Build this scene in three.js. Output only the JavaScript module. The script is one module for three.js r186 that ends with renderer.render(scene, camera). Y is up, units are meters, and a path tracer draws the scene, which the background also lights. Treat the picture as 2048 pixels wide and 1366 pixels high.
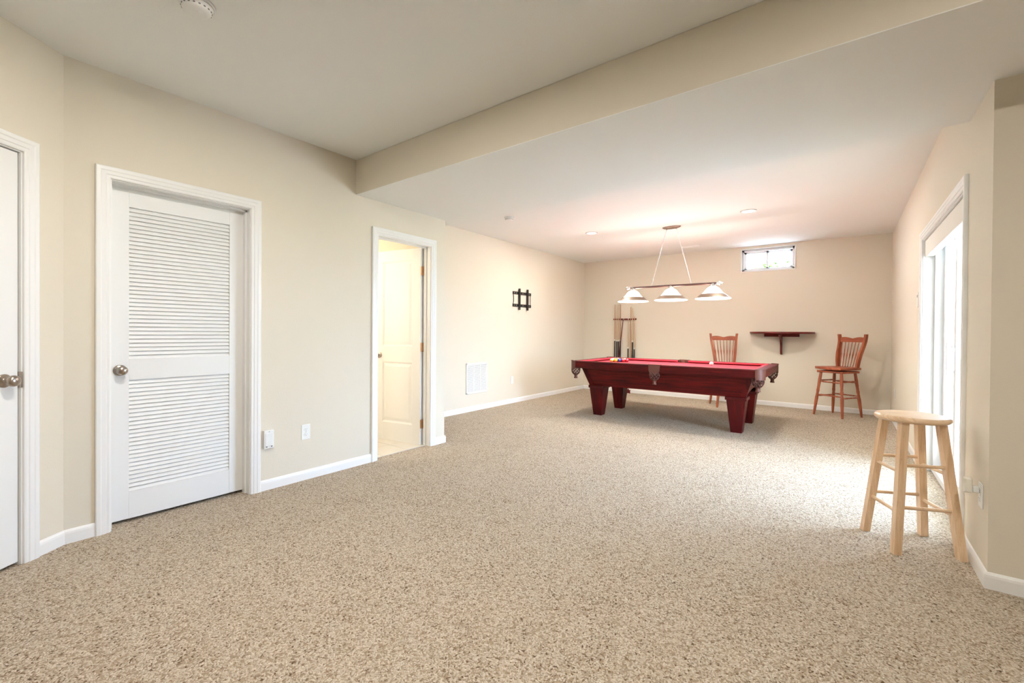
import * as THREE from 'three';
import { RoundedBoxGeometry } from 'three/addons/geometries/RoundedBoxGeometry.js';
import { mergeGeometries, toCreasedNormals } from 'three/addons/utils/BufferGeometryUtils.js';
import { RectAreaLightUniformsLib } from 'three/addons/lights/RectAreaLightUniformsLib.js';

// ---------------------------------------------------------------- camera, sky, exposure
RectAreaLightUniformsLib.init();
const scene = new THREE.Scene();
const DEG = Math.PI / 180;
const camera = new THREE.PerspectiveCamera(75.39, 2048 / 1366, 0.05, 200);
camera.position.set(0, 1.19, 0);
camera.rotation.order = 'YXZ';
camera.rotation.set(-0.3987 * DEG, 37.0456 * DEG, 0.4221 * DEG);
camera.setViewOffset(2048, 1366, 2.1, 11.6, 2048, 1366);
camera.updateProjectionMatrix();
const renderer = new THREE.WebGLRenderer();
renderer.toneMapping = THREE.LinearToneMapping;
renderer.toneMappingExposure = 1.08;
renderer.shadowMap.enabled = true;
scene.background = new THREE.Color().setRGB(0.60, 0.83, 1.16);      // bright overcast sky
scene.backgroundIntensity = 25;
const sun = new THREE.DirectionalLight(new THREE.Color().setRGB(1, 0.98, 0.95), 150);   // over the roof, on the patio outside
sun.position.set(-9, 18, 5); sun.target.position.set(2, 0, -4.5); sun.castShadow = true;
Object.assign(sun.shadow.camera, { left: -14, right: 14, top: 14, bottom: -14, near: 1, far: 50 });
scene.add(sun, sun.target);
const WARM = new THREE.Color().setRGB(1.0, 0.94, 0.86);
const PENDANT_CD = 1.3, CAN_NITS = 700, NEAR_NITS = 860, BATH_CD = 110;

// ---------------------------------------------------------------- room dimensions (metres)
const A = 3.442, B = 4.479, C = 0.55, D = 8.534, H = 2.697, HB = 2.391, Z1 = 2.282, Z2 = 3.535, ZE = 3.375, ZC = 0.459, ZS = 3.024;

// ---------------------------------------------------------------- small tools
let seed = 7;
const rnd = () => { seed = (seed * 1664525 + 1013904223) >>> 0; return seed / 4294967296; };
const rr = (a, b) => a + (b - a) * rnd();
const used = {};
const numbered = (n) => { const k = used[n] = (used[n] ?? -1) + 1; return k ? n + '_' + String(k).padStart(3, '0') : n; };
function shade(o) { o.traverse((m) => { if (m.isMesh) { m.castShadow = true; m.receiveShadow = true; } }); return o; }
function tag(o, label, category, group, kind) {
  o.userData.label = label; o.userData.category = category;
  if (group) o.userData.group = group;
  if (kind) o.userData.kind = kind;
  return o;
}
function thing(name, label, category, pos = [0, 0, 0], turn = 0, group, kind) {
  const o = new THREE.Group(); o.name = numbered(name); o.position.set(...pos); o.rotation.y = turn;
  scene.add(o); return tag(o, label, category, group, kind);
}
const flat = (g) => { g = g.index ? g.toNonIndexed() : g; for (const k of Object.keys(g.attributes)) if (!['position', 'normal', 'uv'].includes(k)) g.deleteAttribute(k); if (!g.attributes.uv) g.setAttribute('uv', new THREE.Float32BufferAttribute(new Float32Array(g.attributes.position.count * 2), 2)); if (!g.attributes.normal) g.computeVertexNormals(); return g; };
const join = (...gs) => mergeGeometries(gs.flat().map(flat));
function part(name, geo, mat, parent) {
  const m = new THREE.Mesh(Array.isArray(geo) ? join(geo) : geo, mat); m.name = parent === scene ? numbered(name) : name; parent.add(m);
  m.castShadow = m.receiveShadow = true; return m;
}
const solo = (name, geo, mat, label, category, group, kind) => tag(part(name, geo, mat, scene), label, category, group, kind);
const bx = (x0, x1, y0, y1, z0, z1) => new THREE.BoxGeometry(Math.abs(x1 - x0), Math.abs(y1 - y0), Math.abs(z1 - z0)).translate((x0 + x1) / 2, (y0 + y1) / 2, (z0 + z1) / 2);
const rb = (x0, x1, y0, y1, z0, z1, r = 0.004, s = 2) => new RoundedBoxGeometry(Math.abs(x1 - x0), Math.abs(y1 - y0), Math.abs(z1 - z0), s, Math.min(r, Math.abs(x1 - x0) / 2.01, Math.abs(y1 - y0) / 2.01, Math.abs(z1 - z0) / 2.01)).translate((x0 + x1) / 2, (y0 + y1) / 2, (z0 + z1) / 2);
const cyl = (r0, r1, y0, y1, n = 20, x = 0, z = 0) => new THREE.CylinderGeometry(r1, r0, y1 - y0, n).translate(x, (y0 + y1) / 2, z);
const lathe = (pts, n = 28) => new THREE.LatheGeometry(pts.map(([r, y]) => new THREE.Vector2(r, y)), n);
const V = (x, y, z) => new THREE.Vector3(x, y, z);
function tube(pts, r, n = 24, k = 8) { return new THREE.TubeGeometry(new THREE.CatmullRomCurve3(pts.map((p) => V(...p))), n, r, k); }
function rod(a, b, r0, r1 = r0, n = 12) {       // tapered round bar between two points
  const p = V(...a), q = V(...b), d = q.clone().sub(p), g = new THREE.CylinderGeometry(r1, r0, d.length(), n);
  g.applyQuaternion(new THREE.Quaternion().setFromUnitVectors(V(0, 1, 0), d.clone().normalize()));
  return g.translate((a[0] + b[0]) / 2, (a[1] + b[1]) / 2, (a[2] + b[2]) / 2);
}
function along(g, a, b) {                       // puts a geometry made on y = 0..1*length between two points
  const d = V(...b).sub(V(...a));
  return g.applyQuaternion(new THREE.Quaternion().setFromUnitVectors(V(0, 1, 0), d.normalize())).translate(...a);
}
function hexa(bot, top) {                       // a solid from a lower and an upper quad, corners in order round
  const P = [...bot, ...top], f = [[0, 1, 5, 4], [1, 2, 6, 5], [2, 3, 7, 6], [3, 0, 4, 7], [3, 2, 1, 0], [4, 5, 6, 7]];
  const c = [0, 1, 2].map((k) => P.reduce((s, p) => s + p[k], 0) / 8), pos = [];
  for (const q of f) {
    let [a, b, c2, d] = q.map((i) => V(...P[i]));
    const n = b.clone().sub(a).cross(c2.clone().sub(a)), m = a.clone().add(c2).multiplyScalar(0.5).sub(V(...c));
    if (n.dot(m) < 0) [b, d] = [d, b];
    for (const v of [a, b, c2, a, c2, d]) pos.push(v.x, v.y, v.z);
  }
  const g = new THREE.BufferGeometry(); g.setAttribute('position', new THREE.Float32BufferAttribute(pos, 3)); g.computeVertexNormals();
  return flat(g);
}
function extrude(pts, depth, bevel = 0) {       // outline in x,y pushed along z
  const s = new THREE.Shape(pts.map(([x, y]) => new THREE.Vector2(x, y)));
  return new THREE.ExtrudeGeometry(s, { depth, bevelEnabled: bevel > 0, bevelThickness: bevel, bevelSize: bevel, bevelSegments: 2, curveSegments: 16 });
}
function planar(g) {                            // uv in metres, by the way each face points
  g = flat(g); const p = g.attributes.position, n = g.attributes.normal, uv = g.attributes.uv;
  for (let i = 0; i < p.count; i++) {
    const ax = Math.abs(n.getX(i)), ay = Math.abs(n.getY(i)), az = Math.abs(n.getZ(i));
    if (ay >= ax && ay >= az) uv.setXY(i, p.getX(i), p.getZ(i)); else if (ax >= az) uv.setXY(i, p.getZ(i), p.getY(i)); else uv.setXY(i, p.getX(i), p.getY(i));
  }
  return g;
}
function grain(g, axis = 'x', off = rnd() * 5) { // uv for wood: u along the grain
  g = flat(g); const p = g.attributes.position, uv = g.attributes.uv;
  for (let i = 0; i < p.count; i++) {
    const x = p.getX(i), y = p.getY(i), z = p.getZ(i);
    if (axis === 'x') uv.setXY(i, x + off, y * 0.8 + z * 0.6 + off); else if (axis === 'y') uv.setXY(i, y + off, x * 0.8 + z * 0.6 + off); else uv.setXY(i, z + off, x * 0.8 + y * 0.6 + off);
  }
  return g;
}

// ---------------------------------------------------------------- textures
function noiseGrid(n, cells, cy = cells) {      // tiling value noise
  const g = Array.from({ length: cells * cy }, rnd), out = new Float32Array(n * n), sm = (t) => t * t * (3 - 2 * t);
  for (let y = 0; y < n; y++) for (let x = 0; x < n; x++) {
    const fx = x / n * cells, fy = y / n * cy, x0 = Math.floor(fx), y0 = Math.floor(fy), tx = sm(fx - x0), ty = sm(fy - y0), x1 = (x0 + 1) % cells, y1 = (y0 + 1) % cy;
    out[y * n + x] = (g[y0 * cells + x0] * (1 - tx) + g[y0 * cells + x1] * tx) * (1 - ty) + (g[y1 * cells + x0] * (1 - tx) + g[y1 * cells + x1] * tx) * ty;
  }
  return out;
}
function dataTex(n, fn, srgb, size) {
  const d = new Uint8Array(n * n * 4);
  for (let i = 0; i < n * n; i++) { const c = fn(i); d[i * 4] = c[0]; d[i * 4 + 1] = c[1]; d[i * 4 + 2] = c[2]; d[i * 4 + 3] = 255; }
  const t = new THREE.DataTexture(d, n, n); t.wrapS = t.wrapT = THREE.RepeatWrapping; t.magFilter = THREE.LinearFilter; t.minFilter = THREE.LinearMipmapLinearFilter; t.generateMipmaps = true;
  if (srgb) t.colorSpace = THREE.SRGBColorSpace;
  t.repeat.set(1 / size, 1 / size); t.needsUpdate = true; return t;
}
const clamp8 = (v) => Math.max(0, Math.min(255, Math.round(v)));
function carpetTextures() {                     // twisted yarn ends of several tones, lying every way
  const n = 2048, size = 1.9, h = new Float32Array(n * n), col = new Uint8Array(n * n), tone = noiseGrid(n, 22), big = noiseGrid(n, 7);
  const tones = [[211, 198, 178], [200, 185, 163], [223, 212, 195], [174, 155, 131], [136, 113, 89], [104, 82, 61]];
  const share = [0.30, 0.56, 0.74, 0.88, 0.96, 1];
  for (let k = 0; k < 105000; k++) {
    const cx = rnd() * n, cy = rnd() * n, a = rnd() * Math.PI, L = rr(4.5, 9), W = rr(2.6, 4), top = rr(0.35, 1), ca = Math.cos(a), sa = Math.sin(a);
    const at = Math.floor(cy) % n * n + Math.floor(cx) % n, pick = rnd() + (tone[at] - 0.5) * 0.10 + (big[at] - 0.5) * 0.05; let ti = share.findIndex((s) => pick < s); if (ti < 0) ti = 5;
    const lift = ti > 3 ? top * 0.6 : top;
    for (let y = -9; y <= 9; y++) for (let x = -9; x <= 9; x++) {
      const u = (x * ca + y * sa) / L, v = (-x * sa + y * ca) / W, q = 1 - u * u - v * v; if (q <= 0) continue;
      const i = ((Math.floor(cy) + y + n) % n) * n + (Math.floor(cx) + x + n) % n, hh = lift * Math.sqrt(q);
      if (hh > h[i]) { h[i] = hh; col[i] = ti + 1; }
    }
  }
  const fine = noiseGrid(n, 512);
  return {
    map: dataTex(n, (i) => { const t = tones[(col[i] || 4) - 1], f = 0.93 + fine[i] * 0.14; return t.map((c) => clamp8(c * f * 0.93)); }, true, size),
    bump: dataTex(n, (i) => { const v = clamp8(h[i] * 235 + fine[i] * 20); return [v, v, v]; }, false, size),
  };
}
function woodTexture(light, dark, size = 0.6) {
  const n = 512, a = noiseGrid(n, 3, 48), b = noiseGrid(n, 8, 160), c = noiseGrid(n, 2, 10), d = noiseGrid(n, 24, 256);
  return dataTex(n, (i) => { let t = a[i] * 0.45 + b[i] * 0.25 + c[i] * 0.3; if (d[i] > 0.86) t += 0.25; t = Math.max(0, Math.min(1, (t - 0.25) * 1.7)); return light.map((v, k) => clamp8(v + (dark[k] - v) * t)); }, true, size);
}
const paintBump = (() => { const n = 512, a = noiseGrid(n, 90), b = noiseGrid(n, 200); return dataTex(n, (i) => { const v = clamp8((a[i] * 0.6 + b[i] * 0.4) * 255); return [v, v, v]; }, false, 0.5); })();
const carpetT = carpetTextures();

// ---------------------------------------------------------------- materials
const std = (o) => new THREE.MeshStandardMaterial(o);
const lin = (r, g, b) => new THREE.Color().setRGB(r, g, b);
const M = {
  wall: std({ color: lin(0.72, 0.66, 0.55), roughness: 0.75, bumpMap: paintBump, bumpScale: 0.0003 }),
  ceiling: std({ color: lin(0.84, 0.845, 0.82), roughness: 0.9, bumpMap: paintBump, bumpScale: 0.0003 }),
  trim: std({ color: lin(0.84, 0.84, 0.83), roughness: 0.35 }),
  door: std({ color: lin(0.82, 0.82, 0.81), roughness: 0.45 }),
  plastic: std({ color: lin(0.82, 0.82, 0.80), roughness: 0.4 }),
  grey: std({ color: lin(0.16, 0.16, 0.17), roughness: 0.5 }),
  carpet: std({ color: 0xffffff, map: carpetT.map, roughness: 1, bumpMap: carpetT.bump, bumpScale: 0.006 }),
  cherry: new THREE.MeshPhysicalMaterial({ map: woodTexture([98, 13, 12], [54, 3, 5]), roughness: 0.5, specularIntensity: 0.35, clearcoat: 0.1, clearcoatRoughness: 0.3 }),
  mahogany: new THREE.MeshPhysicalMaterial({ map: woodTexture([124, 24, 20], [74, 9, 9]), roughness: 0.45, specularIntensity: 0.6, clearcoat: 0.15, clearcoatRoughness: 0.3 }),
  oak: std({ map: woodTexture([178, 98, 62], [132, 62, 36], 0.4), roughness: 0.45 }),
  birch: std({ map: woodTexture([233, 205, 172], [206, 168, 130], 0.5), roughness: 0.3 }),
  cloth: std({ color: lin(0.50, 0.035, 0.06), roughness: 0.95 }),
  leather: std({ color: lin(0.13, 0.04, 0.026), roughness: 0.5 }),
  net: std({ color: lin(0.10, 0.03, 0.022), roughness: 0.6 }),
  nickel: std({ color: lin(0.40, 0.34, 0.29), roughness: 0.28, metalness: 1 }),
  bronze: std({ color: lin(0.30, 0.23, 0.18), roughness: 0.42, metalness: 1 }),
  brass: std({ color: lin(0.46, 0.27, 0.15), roughness: 0.4, metalness: 1 }),
  chrome: std({ color: lin(0.75, 0.75, 0.77), roughness: 0.18, metalness: 1 }),
  darkbar: std({ color: lin(0.075, 0.035, 0.028), roughness: 0.35 }),
  black: std({ color: lin(0.018, 0.014, 0.013), roughness: 0.5 }),
  rubber: std({ color: lin(0.03, 0.03, 0.03), roughness: 0.8 }),
  pane: new THREE.MeshPhysicalMaterial({ color: 0xffffff, transmission: 1, thickness: 0, roughness: 0, ior: 1.5 }),
  vinyl: std({ color: lin(0.86, 0.87, 0.88), roughness: 0.4 }),
  shade: std({ color: lin(0.85, 0.83, 0.78), roughness: 0.8 }),
  glow: std({ color: lin(0.9, 0.88, 0.84), roughness: 0.3, emissive: WARM.clone(), emissiveIntensity: 2.5 }),
  lens: std({ color: lin(0.9, 0.9, 0.88), roughness: 0.5, emissive: lin(1, 0.95, 0.88), emissiveIntensity: 4 }),
  tile: std({ color: lin(0.70, 0.65, 0.56), roughness: 0.35 }),
  grout: std({ color: lin(0.45, 0.39, 0.31), roughness: 0.9 }),
  concrete: std({ color: lin(0.5, 0.495, 0.485), roughness: 0.9 }),
  gravel: std({ color: lin(0.34, 0.345, 0.345), roughness: 1 }),
  lawn: std({ color: lin(0.17, 0.20, 0.10), roughness: 1 }),
  leaf: std({ color: lin(0.16, 0.25, 0.08), roughness: 0.9 }),
  deck: std({ map: woodTexture([168, 140, 112], [128, 100, 78], 0.9), roughness: 0.9 }),
  bark: std({ color: lin(0.16, 0.11, 0.08), roughness: 1 }),
  maple: std({ color: lin(0.62, 0.43, 0.25), roughness: 0.35 }),
  ash: std({ color: lin(0.48, 0.27, 0.14), roughness: 0.35 }),
  ivory: std({ color: lin(0.80, 0.77, 0.68), roughness: 0.3 }),
};

// ---------------------------------------------------------------- the setting
const S = (name, geo, mat, label, category) => solo(name, planar(Array.isArray(geo) ? join(geo) : geo), mat, label, category, null, 'structure');
function pierced(u0, u1, y1, holes, z0, z1) {   // wall slab in its own axes with rectangular openings [u0,u1,y0,y1], sorted by u
  const out = []; let u = u0;
  for (const [a, b, c, d] of holes) { if (a > u) out.push(bx(u, a, 0, y1, z0, z1)); if (c > 0) out.push(bx(a, b, 0, c, z0, z1)); if (d < y1) out.push(bx(a, b, d, y1, z0, z1)); u = b; }
  if (u < u1) out.push(bx(u, u1, 0, y1, z0, z1));
  return planar(join(out));
}
const DOOR1 = { z: -1.0375, w: 0.755, h: 2.068 }, DOOR2 = { z: -2.84, w: 0.64, h: 2.075 }, DOOR3 = { s: 0.598, w: 0.772, h: 2.078 }, DOOR4 = { z: -4.47, w: 1.72, h: 2.03 };
const ANG = Math.atan2(0.796, -0.605), UD = V(0.605, 0, 0.796), LA = 1.25;

S('floor', bx(-5.4, 2.7, -0.15, 0, -8.75, 2.8), M.carpet, 'beige and brown flecked frieze carpet over the whole floor', 'floor');
S('ceiling', bx(-5.5, 2.8, H, H + 0.15, -8.78, 2.9), M.ceiling, 'smooth off-white painted ceiling', 'ceiling');
{
  const b = S('ceiling_beam', bx(-4.6, 2.6, HB + 0.004, H - 0.002, -Z2, -Z1), M.wall, 'boxed drywall beam crossing below the ceiling', 'beam');
  part('soffit', planar(bx(-4.6, 2.6, HB, HB + 0.004, -Z2, -Z1)), M.ceiling, b).userData.label = 'white painted underside of the beam';
}
{
  const w = S('wall_left', pierced(ZC - 0.02, ZE, H, [[-DOOR1.z - DOOR1.w / 2 - 0.018, -DOOR1.z + DOOR1.w / 2 + 0.018, 0, DOOR1.h + 0.018], [-DOOR2.z - DOOR2.w / 2 - 0.018, -DOOR2.z + DOOR2.w / 2 + 0.018, 0, DOOR2.h + 0.018]], -0.12, 0), M.wall, 'beige painted wall with the louvered door and the bathroom doorway', 'wall');
  w.position.x = -A; w.rotation.y = Math.PI / 2;
  const v = S('wall_angled', pierced(-LA, 0.03, H, [[-DOOR3.s - DOOR3.w / 2 - 0.018, -DOOR3.s + DOOR3.w / 2 + 0.018, 0, DOOR3.h + 0.018]], -0.12, 0), M.wall, 'beige angled wall around the plain white door', 'wall');
  v.position.set(-A, 0, -ZC); v.rotation.y = ANG;
  const r = S('wall_right', pierced(-D, -ZS, H, [[DOOR4.z - DOOR4.w / 2 - 0.02, DOOR4.z + DOOR4.w / 2 + 0.02, 0, DOOR4.h + 0.02]], -0.18, 0), M.wall, 'beige painted wall with the sliding glass door', 'wall');
  r.position.x = C; r.rotation.y = -Math.PI / 2;
  const b = S('wall_back', pierced(-4.7, C + 0.18, H, [[-1.432, -0.663, 2.275, 2.642]], -0.2, 0), M.wall, 'beige painted far wall behind the pool table', 'wall');
  b.position.z = -D;
}
S('wall_far_left', bx(-B - 0.12, -B, 0, H, -D - 0.02, -ZE), M.wall, 'beige painted side wall with the metal television bracket', 'wall');
S('wall_return', bx(-5.4, -A - 0.12, 0, H, -ZE, -ZE + 0.12), M.wall, 'beige return wall between bathroom and games area', 'wall');
S('wall_near_right', bx(C + 0.18, 2.6, 0, H, -ZS - 0.18, -ZS), M.wall, 'beige wall stub facing the camera beside the stool', 'wall');
S('wall_side_right', bx(2.6, 2.75, 0, H, -ZS - 0.18, 2.8), M.wall, 'beige side wall outside the view', 'wall');
S('wall_rear', bx(-5.4, 2.75, 0, H, 2.6, 2.78), M.wall, 'beige rear wall behind the viewpoint', 'wall');
{ const e = UD.clone().multiplyScalar(LA).add(V(-A, 0, -ZC)); S('wall_rear_left', bx(e.x - 0.12, e.x, 0, H, e.z - 0.05, 2.6), M.wall, 'beige side wall beyond the plain door', 'wall'); }
S('wall_outer', bx(-5.5, -5.4, 0, H, -8.78, 2.8), M.wall, 'outer house wall behind the bathroom', 'wall');
S('wall_bathroom', [bx(-5.4, -A - 0.121, 0, H, -1.72, -1.60)], M.wall, 'cream bathroom partition wall', 'wall');
S('wall_closet', [bx(-4.6, -4.5, 0, H, -1.60, 2.6)], M.wall, 'closet wall behind the louvered door', 'wall');

// baseboards: a moulded section swept along straight runs, in wall axes
const baseProfile = [[0, 0], [0.013, 0], [0.013, 0.055], [0.011, 0.066], [0.006, 0.074], [0, 0.077]];
function baseboard(name, label, a, b, m0 = 0, m1 = 0) {  // from a to b (x,z), the room on the left hand; m = mitre at each end (+1 outside corner, -1 inside)
  const p = V(a[0], 0, a[1]), q = V(b[0], 0, b[1]), d = q.clone().sub(p), L = d.length(); d.normalize();
  const nrm = V(d.z, 0, -d.x), pos = [], at = (t, [o, y], m) => p.clone().addScaledVector(d, t + m * o).addScaledVector(nrm, o).setY(y);
  for (let i = 0; i < baseProfile.length; i++) {
    const k = baseProfile[i], l = baseProfile[(i + 1) % baseProfile.length], A0 = at(0, k, -m0), A1 = at(0, l, -m0), B0 = at(L, k, m1), B1 = at(L, l, m1);
    for (const v of [A0, B0, B1, A0, B1, A1]) pos.push(v.x, v.y, v.z);
  }
  for (const [t, m] of [[0, -m0], [L, m1]]) for (let i = 1; i < baseProfile.length - 1; i++) for (const k of [0, i, i + 1]) { const v = at(t, baseProfile[k], m); pos.push(v.x, v.y, v.z); }
  const g = new THREE.BufferGeometry(); g.setAttribute('position', new THREE.Float32BufferAttribute(pos, 3)); g.computeVertexNormals();
  return solo(name, flat(g), M.trim, label, 'baseboard', null, 'structure');
}
baseboard('baseboard_left', 'short white baseboard left of the louvered door', [-A, -0.592], [-A, -ZC], 0, -0.35);
baseboard('baseboard_middle', 'white baseboard between louvered door and bathroom door', [-A, -2.452], [-A, -1.483], 0, 0);
baseboard('baseboard_corner', 'short white baseboard at the bathroom wall corner', [-A, -ZE], [-A, -3.230], 1, 0);
baseboard('baseboard_return', 'white baseboard on the return wall', [-B, -ZE], [-A, -ZE], -1, 1);
baseboard('baseboard_far_left', 'long white baseboard under the return air grille', [-B, -D], [-B, -ZE], -1, -1);
baseboard('baseboard_back', 'white baseboard along the far wall', [C, -D], [-B, -D], -1, -1);
baseboard('baseboard_right', 'white baseboard between sliding door and far corner', [C, -5.397], [C, -D], 0, -1);
baseboard('baseboard_stool', 'short white baseboard behind the wooden stool', [C, -ZS], [C, -3.543], 1, 0);
baseboard('baseboard_near_right', 'white baseboard under the wall stub', [2.6, -ZS], [C, -ZS], -1, 1);
{ const f = (s) => [-A + 0.605 * s, -ZC + 0.796 * s]; baseboard('baseboard_angled', 'short white baseboard beside the plain door', f(0), f(0.141), -0.35, 0); }

// door and window casings: a moulded section mitred round an opening, in door axes (x along wall, z into the room)
const caseProfile = [[0, 0], [0, 0.010], [0.006, 0.013], [0.018, 0.013], [0.022, 0.0165], [0.040, 0.0175], [0.046, 0.0205], [0.062, 0.0205], [0.067, 0.017], [0.067, 0]];
function casingGeo(w, h, rev = 0.006) {
  const hw = w / 2 + rev, top = h + rev, path = [[-hw, 0, -1, 0], [-hw, top, -1, 1], [hw, top, 1, 1], [hw, 0, 1, 0]], pos = [];
  const at = ([x, y, ox, oy], [o, t]) => [x + ox * o, y + oy * o, t];
  for (let s = 0; s < 3; s++) for (let i = 0; i < caseProfile.length - 1; i++) {
    const a = at(path[s], caseProfile[i]), b = at(path[s + 1], caseProfile[i]), c = at(path[s + 1], caseProfile[i + 1]), d = at(path[s], caseProfile[i + 1]);
    pos.push(...a, ...c, ...b, ...a, ...d, ...c);
  }
  const g = new THREE.BufferGeometry(); g.setAttribute('position', new THREE.Float32BufferAttribute(pos, 3)); g.computeVertexNormals();
  return flat(g);
}
const jambGeo = (w, h, depth, t = 0.018) => join(bx(-w / 2 - t, -w / 2, 0, h, -depth, 0), bx(w / 2, w / 2 + t, 0, h, -depth, 0), bx(-w / 2 - t, w / 2 + t, h, h + t, -depth, 0));
const stopGeo = (w, h, z0, z1, t = 0.011) => join(bx(-w / 2, -w / 2 + t, 0, h, z0, z1), bx(w / 2 - t, w / 2, 0, h, z0, z1), bx(-w / 2, w / 2, h - t, h, z0, z1));
function knob(parent, x, y, z, dir = 1) {       // on a door face, pointing along z
  const g = lathe([[0, 0], [0.033, 0], [0.033, 0.004], [0.029, 0.008], [0.016, 0.011], [0.0135, 0.016], [0.0125, 0.026], [0.015, 0.031], [0.023, 0.036], [0.0275, 0.044], [0.028, 0.050], [0.0255, 0.058], [0.018, 0.064], [0.008, 0.0665], [0, 0.067]], 32);
  g.rotateX(dir * Math.PI / 2).translate(x, y, z);
  const k = part('knob', g, M.nickel, parent); k.userData.label = 'brushed nickel door knob'; return k;
}
function panelLeaf(x0, x1, y0, y1, z0, z1) {    // two-panel moulded slab: geometries of slab and panels
  const st = 0.105, mid0 = y0 + 0.86, mid1 = y0 + 1.03, slab = [rb(x0, x0 + st, y0, y1, z0, z1, 0.002), rb(x1 - st, x1, y0, y1, z0, z1, 0.002), bx(x0 + st, x1 - st, y0, y0 + 0.2, z0, z1), bx(x0 + st, x1 - st, mid0, mid1, z0, z1), bx(x0 + st, x1 - st, y1 - 0.115, y1, z0, z1)];
  const panels = [];
  for (const [a, b] of [[y0 + 0.2, mid0], [mid1, y1 - 0.115]]) {
    const pa = x0 + st, pb = x1 - st, d = 0.01, g = [bx(pa, pb, a, b, z0 + d, z1 - d)], ring = (i) => [[pa + i, a + i], [pb - i, a + i], [pb - i, b - i], [pa + i, b - i]];
    for (const [s, zz] of [[1, z1], [-1, z0]]) {
      const low = ring(0.022).map(([x, y]) => [x, y, zz - s * d]), high = ring(0.05).map(([x, y]) => [x, y, zz - s * 0.003]); g.push(hexa(low, high));
      const o = ring(0), n = ring(0.014);
      for (let k = 0; k < 4; k++) { const l = (k + 1) % 4; g.push(hexa([[...o[k], zz - s * d], [...o[l], zz - s * d], [...n[l], zz - s * d], [...n[k], zz - s * d]], [[...o[k], zz - s * 0.0005], [...o[l], zz - s * 0.0005], [...n[l], zz - s * 0.0085], [...n[k], zz - s * 0.0085]])); }
    }
    panels.push(join(g));
  }
  return { slab: join(slab), panels };
}
{ // louvered closet door
  const { z, w, h } = DOOR1, d = thing('door_1', 'white louvered closet door with brushed nickel knob', 'door', [-A, 0, z], Math.PI / 2, null, 'structure');
  part('casing', casingGeo(w, h), M.trim, d); part('jamb', jambGeo(w, h, 0.125), M.trim, d); part('door_stop', stopGeo(w, h, -0.086, -0.05), M.trim, d);
  const x0 = -w / 2 + 0.003, x1 = w / 2 - 0.003, zf = -0.088, zb = -0.123, y0 = 0.02, y1 = h - 0.004, P = [[0.187, 0.88, 27], [1.008, 1.948, 37]], sl = 0.279;
  const leaf = part('door_leaf', [rb(x0, -sl, y0, y1, zb, zf, 0.002), rb(sl, x1, y0, y1, zb, zf, 0.002), bx(-sl, sl, y0, P[0][0], zb, zf), bx(-sl, sl, P[0][1], P[1][0], zb, zf), bx(-sl, sl, P[1][1], y1, zb, zf)], M.door, d);
  const sg = rb(-sl - 0.004, sl + 0.004, -0.0158, 0.0158, -0.0035, 0.0035, 0.002).rotateX(-27 * DEG);
  for (const [a, b, n] of P) for (let k = 0; k < n; k++) { const s = part('slat', sg, M.door, leaf); s.position.set(0, a + (k + 0.5) * (b - a) / n, zf - 0.0135); }
  knob(leaf, -0.322, 0.942, zf);
}
{ // bathroom doorway, door swung inwards
  const { z, w, h } = DOOR2, d = thing('door_2', 'open white two-panel bathroom door with brown hinges', 'door', [-A, 0, z], Math.PI / 2, null, 'structure');
  part('casing', casingGeo(w, h), M.trim, d); part('jamb', jambGeo(w, h, 0.125), M.trim, d); part('door_stop', stopGeo(w, h, -0.085, -0.05), M.trim, d);
  const L = panelLeaf(-0.632, -0.008, 0.004, h - 0.006, -0.04, -0.005);
  const leaf = part('door_leaf', L.slab, M.door, d); leaf.position.set(w / 2 - 0.047, 0, -0.088); leaf.rotation.y = -80 * DEG;
  for (const g of L.panels) part('panel', g, M.door, leaf);
  knob(leaf, -0.572, 0.935, -0.005);
  for (const y of [0.225, 1.03, 1.83]) part('hinge', [rb(w / 2 - 0.044, w / 2 - 0.001, y - 0.045, y + 0.045, -0.094, -0.090, 0.001), cyl(0.006, 0.006, y - 0.046, y + 0.046, 12, w / 2 - 0.014, -0.088), rb(w / 2 - 0.004, w / 2 - 0.0005, y - 0.045, y + 0.045, -0.12, -0.092, 0.001)], M.brass, d).userData.label = 'brown metal hinge';
}
{ // plain door in the angled wall
  const { s, w, h } = DOOR3, p = UD.clone().multiplyScalar(s).add(V(-A, 0, -ZC)), d = thing('door_3', 'closed white door with knob at the edge of the picture', 'door', [p.x, 0, p.z], ANG, null, 'structure');
  part('casing', casingGeo(w, h), M.trim, d); part('jamb', jambGeo(w, h, 0.125), M.trim, d); part('door_stop', stopGeo(w, h, -0.09, -0.052), M.trim, d);
  const L = panelLeaf(-w / 2 + 0.003, w / 2 - 0.004, 0.015, h - 0.004, -0.047, -0.012);
  const leaf = part('door_leaf', L.slab, M.door, d); for (const g of L.panels) part('panel', g, M.door, leaf);
  knob(leaf, w / 2 - 0.066, 0.935, -0.012);
  part('strike_plate', rb(w / 2 - 0.003, w / 2 + 0.004, 0.895, 0.975, -0.045, 0.004, 0.001), M.nickel, d);
}
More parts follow.
